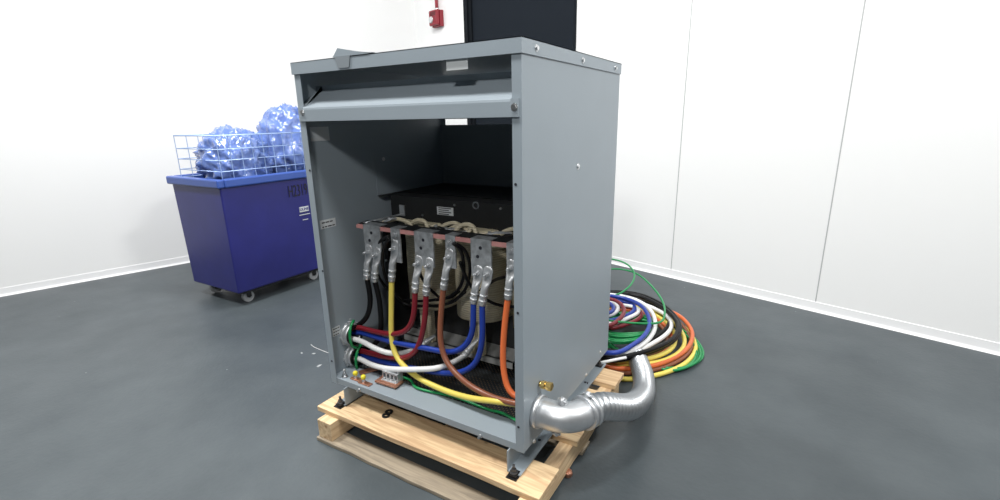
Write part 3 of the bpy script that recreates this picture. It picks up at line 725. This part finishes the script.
# ---------------------------------------------------------------- the heap of cable on the floor
PR = .0148
def loop(col, label, px, zs, r=PR, name='coiled_cable', n_hidden=6, bulge=1.0, grp=None, open_=False):
    z_of = zs if isinstance(zs, (list, tuple)) else (zs, zs)
    n = len(px); pts = [at_z(u, v, z_of[0] + (z_of[1] - z_of[0]) * i / (n - 1)) for i, (u, v) in enumerate(px)]
    if not open_:
        a, b = pts[-1], pts[0]; c_ = (a + b) / 2; h_ = (b - a) / 2; ln = h_.length; out = V((-abs(h_.y), h_.x if h_.y > 0 else -h_.x, 0)).normalized()
        if out.x > 0: out = -out
        for i in range(1, n_hidden):
            t = math.pi * i / n_hidden
            q = c_ - h_ * math.cos(t) + out * (ln * bulge * math.sin(t))
            q.z = a.z + (b.z - a.z) * i / n_hidden
            q.y = max(q.y, CDp + .05)
            pts.append(q)
    P_ = relax(smooth_path(pts, not open_, .025), 8, not open_)
    for q in P_: q.z = max(q.z, r + .001)
    return tag(MB().sweep(P_, r, 12, closed=not open_).build(name, M[col], smooth=True), label, 'cable', grp)
gz = -.232
loop('c_yellow', 'yellow cable loop, outermost and lowest of the floor pile beside the flexible conduit', [(663, 315), (672, 319), (680, 324), (688, 331), (695, 342), (695, 352), (685, 364), (668, 372), (655, 375.5), (634, 379), (618, 379)], gz)
loop('c_brown', 'brown cable loop lying just inside the outermost yellow loop on the floor', [(656, 312), (672, 317), (683, 326), (690, 337), (691.5, 347), (686, 355.6), (674, 363.4), (655, 370), (634, 372.5), (618, 373)], (gz, gz + .005))
loop('c_orange', 'bright orange cable loop at the right of the floor pile, over the brown one', [(652, 307.5), (662, 308.5), (671.6, 311.5), (680, 316), (688.4, 324.5), (692.6, 333.5), (691, 343), (685, 351), (671.6, 359.4), (653.6, 366), (634, 368), (614, 368.5)], gz + .03)
loop('c_yellow', 'yellow cable loop inside the bright orange loop of the floor pile', [(640, 307.5), (652, 310.5), (661, 314), (668, 318.5), (675, 324.5), (682, 332), (685, 341), (682.5, 349), (677, 354.5), (664.4, 360.6), (652.4, 363.6), (634, 364), (614, 364.5)], gz + .035)
loop('c_orange', 'inner orange cable loop low in the floor pile, under the black loops', [(640, 312), (655, 318), (666, 326), (672, 336), (671.6, 345), (664.4, 353), (650, 359.5), (632, 362), (613, 362.5)], gz + .05)
loop('c_brown', 'inner brown cable loop low in the floor pile, under the white loops', [(640, 316), (654, 321), (664, 330), (668, 340), (662, 349), (648, 356), (630, 359), (613, 359)], gz + .055)
loop('c_yellow', 'innermost yellow cable loop in the floor pile, ends at the flexible conduit', [(640, 309), (655, 315), (667, 323), (675, 334), (674, 346), (665.6, 353), (652, 358), (634, 361), (613, 361)], gz + .065)
# right hand bundle of green wire
for k in range(5):
    dz = gz - .008 + .012 * (k % 2); e = k * 2.4
    loop('c_green', 'green ground wire loop at the far right edge of the floor pile', [(660 + k * 2, 320), (676, 325 + k), (690 - e * .3, 334 + e * .3), (698 - e * .5, 342 + e * .4), (703.5 - e, 351), (702.5 - e, 359), (696 - e * .6, 363.5 + k * .4), (686 - k, 367.5 + k * .4), (672, 372.5 - k), (655, 368 - k)], dz, .0085, 'ground_wire', grp='green wires at the right edge of the pile')
# bundle of green wire crossing the middle of the pile
for k in range(7):
    v0 = 333 + k * 1.7
    loop('c_green', 'green ground wire strand crossing the middle of the floor pile', [(648, 316 + k), (656, 322 + k * .6), (658, 328), (650, 331 + k * .8), (640, 333 + k * 1.2), (624, v0 + .6), (609, v0)], gz + .085 + .011 * (k % 3), .0075, 'ground_wire', grp='green wires in the middle of the pile')
loop('c_red', 'dark red cable loop in the middle of the floor pile behind the green strands', [(622, 306), (634, 308), (643, 312), (641, 317.5), (634.8, 321.5), (621.6, 325.8), (609.6, 329.4)], gz + .12)
loop('c_white', 'small white cable loop in the middle of the floor pile', [(620, 305), (634, 306.5), (641, 310.5), (634.8, 315.3), (624, 319.6), (609.6, 324.6)], gz + .13)
loop('c_blue', 'small blue cable loop in the middle of the floor pile', [(618, 301), (630, 302.5), (636, 307.5), (632.4, 312.6), (626.4, 315.6), (609.6, 321.5)], gz + .135)
loop('c_white', 'white cable loop nearest the cabinet, second smallest of the whites', [(608, 300.5), (616.8, 304), (619, 309), (615.6, 313.2), (608, 317)], gz + .15)
loop('c_blue', 'blue cable loop nearest the cabinet at the top of the pile', [(606, 300.5), (613, 305), (614.2, 310.4), (608, 315)], gz + .165)
loop('c_red', 'dark red cable loop at the top of the pile beside the cabinet', [(610.8, 298.4), (618, 301.2), (623.5, 306.6), (624.6, 312.6), (621.6, 317.6), (614.4, 323), (608, 327.3)], gz + .17)
loop('c_white', 'white cable loop on top of the pile, right of the large blue loop', [(608, 294.6), (624, 296.4), (635, 299.4), (645.6, 305), (652.5, 313), (655.4, 322.6), (653.8, 332), (645.6, 342.4), (634.8, 349.6), (622, 354.5), (612, 356.5)], gz + .125)
loop('c_blue', 'large blue cable loop on top of the floor pile', [(608, 295.5), (621.6, 297.6), (632.4, 300.6), (642, 306), (648, 314.8), (649.8, 323), (646.8, 332.8), (638.4, 341.2), (626.4, 348.6), (614.4, 353.8)], gz + .165)
loop('c_white', 'largest white cable loop, between the two black loops', [(640, 303), (650, 306.8), (662, 312), (669.6, 318.5), (672, 326), (667.5, 333.6), (658, 340.5), (648, 346), (638, 351), (624, 355), (612, 357)], gz + .10)
loop('c_black', 'inner black cable loop, inside the largest white loop', [(640, 300), (655, 305.5), (664, 311), (669, 317), (669.5, 324), (664.4, 331), (657, 336.3), (648, 341), (634, 347.5), (618, 352.5)], gz + .08)
loop('c_black', 'outer black cable loop, running over the orange loops', [(608, 293.4), (624, 293.8), (640, 296.2), (654.8, 302.8), (665, 309), (674, 317.6), (678, 325), (677.5, 332.4), (672.8, 339.2), (662, 345.6), (648, 351), (624, 356.8), (612, 358.4)], gz + .13)
loop('c_black', 'second black cable loop lying close beside the outer one', [(608, 291.8), (624, 292), (641, 294.6), (656, 301), (667, 308), (676, 317), (680, 325), (679, 334), (673, 341.5), (661, 348.2), (646, 353.5), (624, 359), (612, 361)], gz + .105)
loop('c_green', 'thin green wire springing up in a wide arc above the pile', [(606, 269.6), (619, 268.8), (632.4, 271.6), (642, 277), (651.6, 286), (659, 295), (663, 302), (665, 309), (664, 316), (659, 323.5)], (-.06, -.06), .0075, 'ground_wire')
loop('c_green', 'thin green wire springing up in a small tight arc beside the cabinet', [(606, 258.6), (616, 259.6), (626.4, 263.4), (633.6, 270.8), (634.4, 278), (630, 286), (621, 293), (610, 297)], (.02, -.07), .0075, 'ground_wire')
# white and black ends leading from the heap to the cabinet's rear foot
loop('c_white', 'short grey white cable end lying behind the rear pallet corner', [(599, 363), (606, 361.8), (616, 359.4), (626, 357.5)], -.10, .009, 'cable_end', open_=True)

# ---------------------------------------------------------------- small hardware
for u, v, dz, lab in ((386, 416, 0, 'black rubber washer on the pallet deck, the nearer of two overlapping'), (389, 413.3, .0052, 'black rubber washer on the pallet deck, lying over the other')):
    p = at_z(u, v, -.105); mb = MB(); mb.ring(p + V((0, 0, .0008 + dz)), p + V((0, 0, .0055 + dz)), .008, .020, 24)
    tag(mb.build('rubber_washer', M['rubber']), lab, 'washer')
p = at_z(568, 476, -.25); mb = MB(); mb.cyl(p + V((0, 0, .001)), p + V((0, 0, .012)), .016, 20, .019); mb.cyl(p + V((0, 0, .012)), p + V((0, 0, .028)), .021, 20, .017); mb.cyl(p + V((0, 0, .028)), p + V((0, 0, .031)), .017, 20, .010)
tag(mb.build('copper_plug', M['copper']), 'small round copper plug lying on the floor right of the pallet', 'plug')
# scraps on the floor left of the cabinet
thin('c_white', 'thin white string lying on the floor left of the cabinet', [at_z(u, v, -.2475) for u, v in ((311, 344.5), (314, 347), (321, 350), (330, 353.5), (338, 356))], .0016, 'loose_string', 'string')
for i, (pts, lab) in enumerate((([(316.5, 366.6), (319, 364.9), (322, 364.4), (320.5, 366), (318.2, 367)], 'white paper scrap on the floor, largest of the scraps near the string'),
                 ([(311.5, 353.8), (313.5, 353.1), (316, 353.3), (313.8, 354.3)], 'narrow white paper scrap on the floor just below the string'),
                 ([(300.5, 353), (302, 352.3), (303, 353.3), (301.5, 353.8)], 'tiny white paper scrap on the floor farthest left'))):
    tag(MB().prism([at_z(u, v, -.2492) for u, v in pts], (0, 0, .0012)).build('paper_scrap', M['scrap']), lab, 'paper scrap')

# ---------------------------------------------------------------- blue cart with bags
ct = thing('blue_cart', 'deep blue plastic wheeled cart left behind the cabinet marked H2319', 'cart', (-2.40, 1.45, 0))
CX0, CX1, CY0, CY1 = -2.80, -2.05, .72, 2.0; zt_, zbm = .80 + Z0, -.125 + Z0
def tapered(mb, x0, x1, y0, y1, z0, z1, tp):
    b = [(x0 + tp, y0 + tp, z0), (x1 - tp, y0 + tp, z0), (x1 - tp, y1 - tp, z0), (x0 + tp, y1 - tp, z0)]
    t = [(x0, y0, z1), (x1, y0, z1), (x1, y1, z1), (x0, y1, z1)]
    B = [mb.bm.verts.new(q) for q in b]; T_ = [mb.bm.verts.new(q) for q in t]
    i_ = .02
    Ti = [mb.bm.verts.new(q) for q in ((x0 + i_, y0 + i_, z1), (x1 - i_, y0 + i_, z1), (x1 - i_, y1 - i_, z1), (x0 + i_, y1 - i_, z1))]
    Bi = [mb.bm.verts.new(q) for q in ((x0 + tp + i_, y0 + tp + i_, z0 + i_), (x1 - tp - i_, y0 + tp + i_, z0 + i_), (x1 - tp - i_, y1 - tp - i_, z0 + i_), (x0 + tp + i_, y1 - tp - i_, z0 + i_))]
    mb.bm.faces.new(B[::-1]); mb.bm.faces.new(Bi)
    for k in range(4):
        l = (k + 1) % 4
        mb.bm.faces.new((B[k], B[l], T_[l], T_[k])); mb.bm.faces.new((T_[k], T_[l], Ti[l], Ti[k])); mb.bm.faces.new((Ti[k], Ti[l], Bi[l], Bi[k]))
mb = MB(); tapered(mb, CX0, CX1, CY0, CY1, zbm, zt_, .015); body = mb.build('cart_body', M['blueplastic'], ct, bevel=.012)
mb = MB()
for a, b in (((CX0 - .03, CY0 - .03), (CX1 + .03, CY0 + .03)), ((CX0 - .03, CY1 - .03), (CX1 + .03, CY1 + .03)), ((CX0 - .03, CY0 + .03), (CX0 + .03, CY1 - .03)), ((CX1 - .03, CY0 + .03), (CX1 + .03, CY1 - .03))):
    mb.box((a[0], a[1], zt_ - .005), (b[0], b[1], zt_ + .065))
mb.build('cart_rim', M['bluerim'], ct, bevel=.012)
mb = MB(); mb.box((CX0 + .06, CY0 + .08, zbm - .03), (CX1 - .06, CY1 - .08, zbm - .001)); mb.build('chassis', M['black'], ct)
for x in (CX0 + .14, CX1 - .10):
    for y in (1.56, CY0 + .14):
        mb = MB(); mb.cyl((x - .018, y, .052), (x + .018, y, .052), .05, 24); wh = mb.build('caster', M['wheel'], ct)
        mb = MB(); mb.box((x - .03, y - .02, .05), (x - .024, y + .02, zbm - .03)); mb.box((x + .024, y - .02, .05), (x + .03, y + .02, zbm - .03)); mb.cyl((x - .03, y, .052), (x + .03, y, .052), .01, 10)
        mb.build('caster_fork', M['black'], wh)
def face_mat(y, z, x=CX1, sx=1):                   # text plane facing +x, reading along +y
    return Matrix(((0, 0, 1, x), (sx, 0, 0, y), (0, 1, 0, z), (0, 0, 0, 1)))
t_ = at_x(303, 189.5, CX1 + .001)
text_mesh('marker_text', 'H2319', .155, face_mat(at_x(298, 190, -2.045).y, at_x(298, 191, -2.045).z, -2.0462, .50), M['ink'], body, bold=0)
a = at_x(304, 209, -2.05)
lb_ = MB().box((-2.052, a.y - .05, a.z - .024), (-2.0455, a.y + .05, a.z + .024)).build('maker_label', M['sticker'], body)
text_mesh('label_text', 'ULINE', .036, face_mat(a.y, a.z, -2.0450), M['blueplastic'], lb_, bold=.001)
mb = MB()
for k, wd in enumerate((.06, .03)): mb.box((-2.048, a.y - wd, a.z - .055 - .05 * k), (-2.0468, a.y + wd, a.z - .048 - .05 * k))
mb.build('label_print', M['sticker'], body)
# wire cage standing in the cart
cg = thing('wire_cage', 'pale blue wire cage rising out of the blue cart around the bags', 'wire cage', (-2.43, 1.36, zt_ - .1))
mb = MB(); q0 = zt_ - .1; q1 = 1.21 + Z0
for z in (q0 + .15, q0 + .22, q0 + .31, q0 + .4, q1):
    mb.sweep([(CX0 + .06, CY0 + .06, z), (CX1 - .045, CY0 + .06, z), (CX1 - .045, CY1 - .06, z), (CX0 + .06, CY1 - .06, z)], .004 if z < q1 else .006, 6, closed=True)
k = CY0 + .06
while k < CY1 - .05: mb.cyl((CX1 - .045, k, q0), (CX1 - .045, k, q1), .0032, 6); mb.cyl((CX0 + .06, k, q0), (CX0 + .06, k, q1), .0032, 6); k += .1
mb.build('cage_wires', M['wire'], cg)
def bagmesh(c_, s_, seed):
    mb = MB(); bmesh.ops.create_icosphere(mb.bm, subdivisions=5, radius=1)
    for v in mb.bm.verts:
        n = v.co.normalized(); d = 0; f = 2.0; a = .34
        for o_ in range(4):
            d += abs(noise.noise(n * f + V((seed, 0, o_)))) * a; f *= 2.1; a *= .55
        v.co = V(c_) + V((n.x * s_[0], n.y * s_[1], n.z * s_[2])) * (1.10 - d)
    for f in mb.bm.faces: f.smooth = True
    return mb
for i, (c_, s_, lab) in enumerate((((-2.38, 1.66, 1.07 + Z0), (.30, .31, .40), 'crumpled clear blue plastic bag heaped highest in the cart cage'), ((-2.38, 1.08, .98 + Z0), (.30, .31, .30), 'crumpled clear blue plastic bag at the near end of the cart cage'))):
    tag(bagmesh(c_, s_, i * 7.3).build('plastic_bag', M['bag']), lab, 'plastic bag')
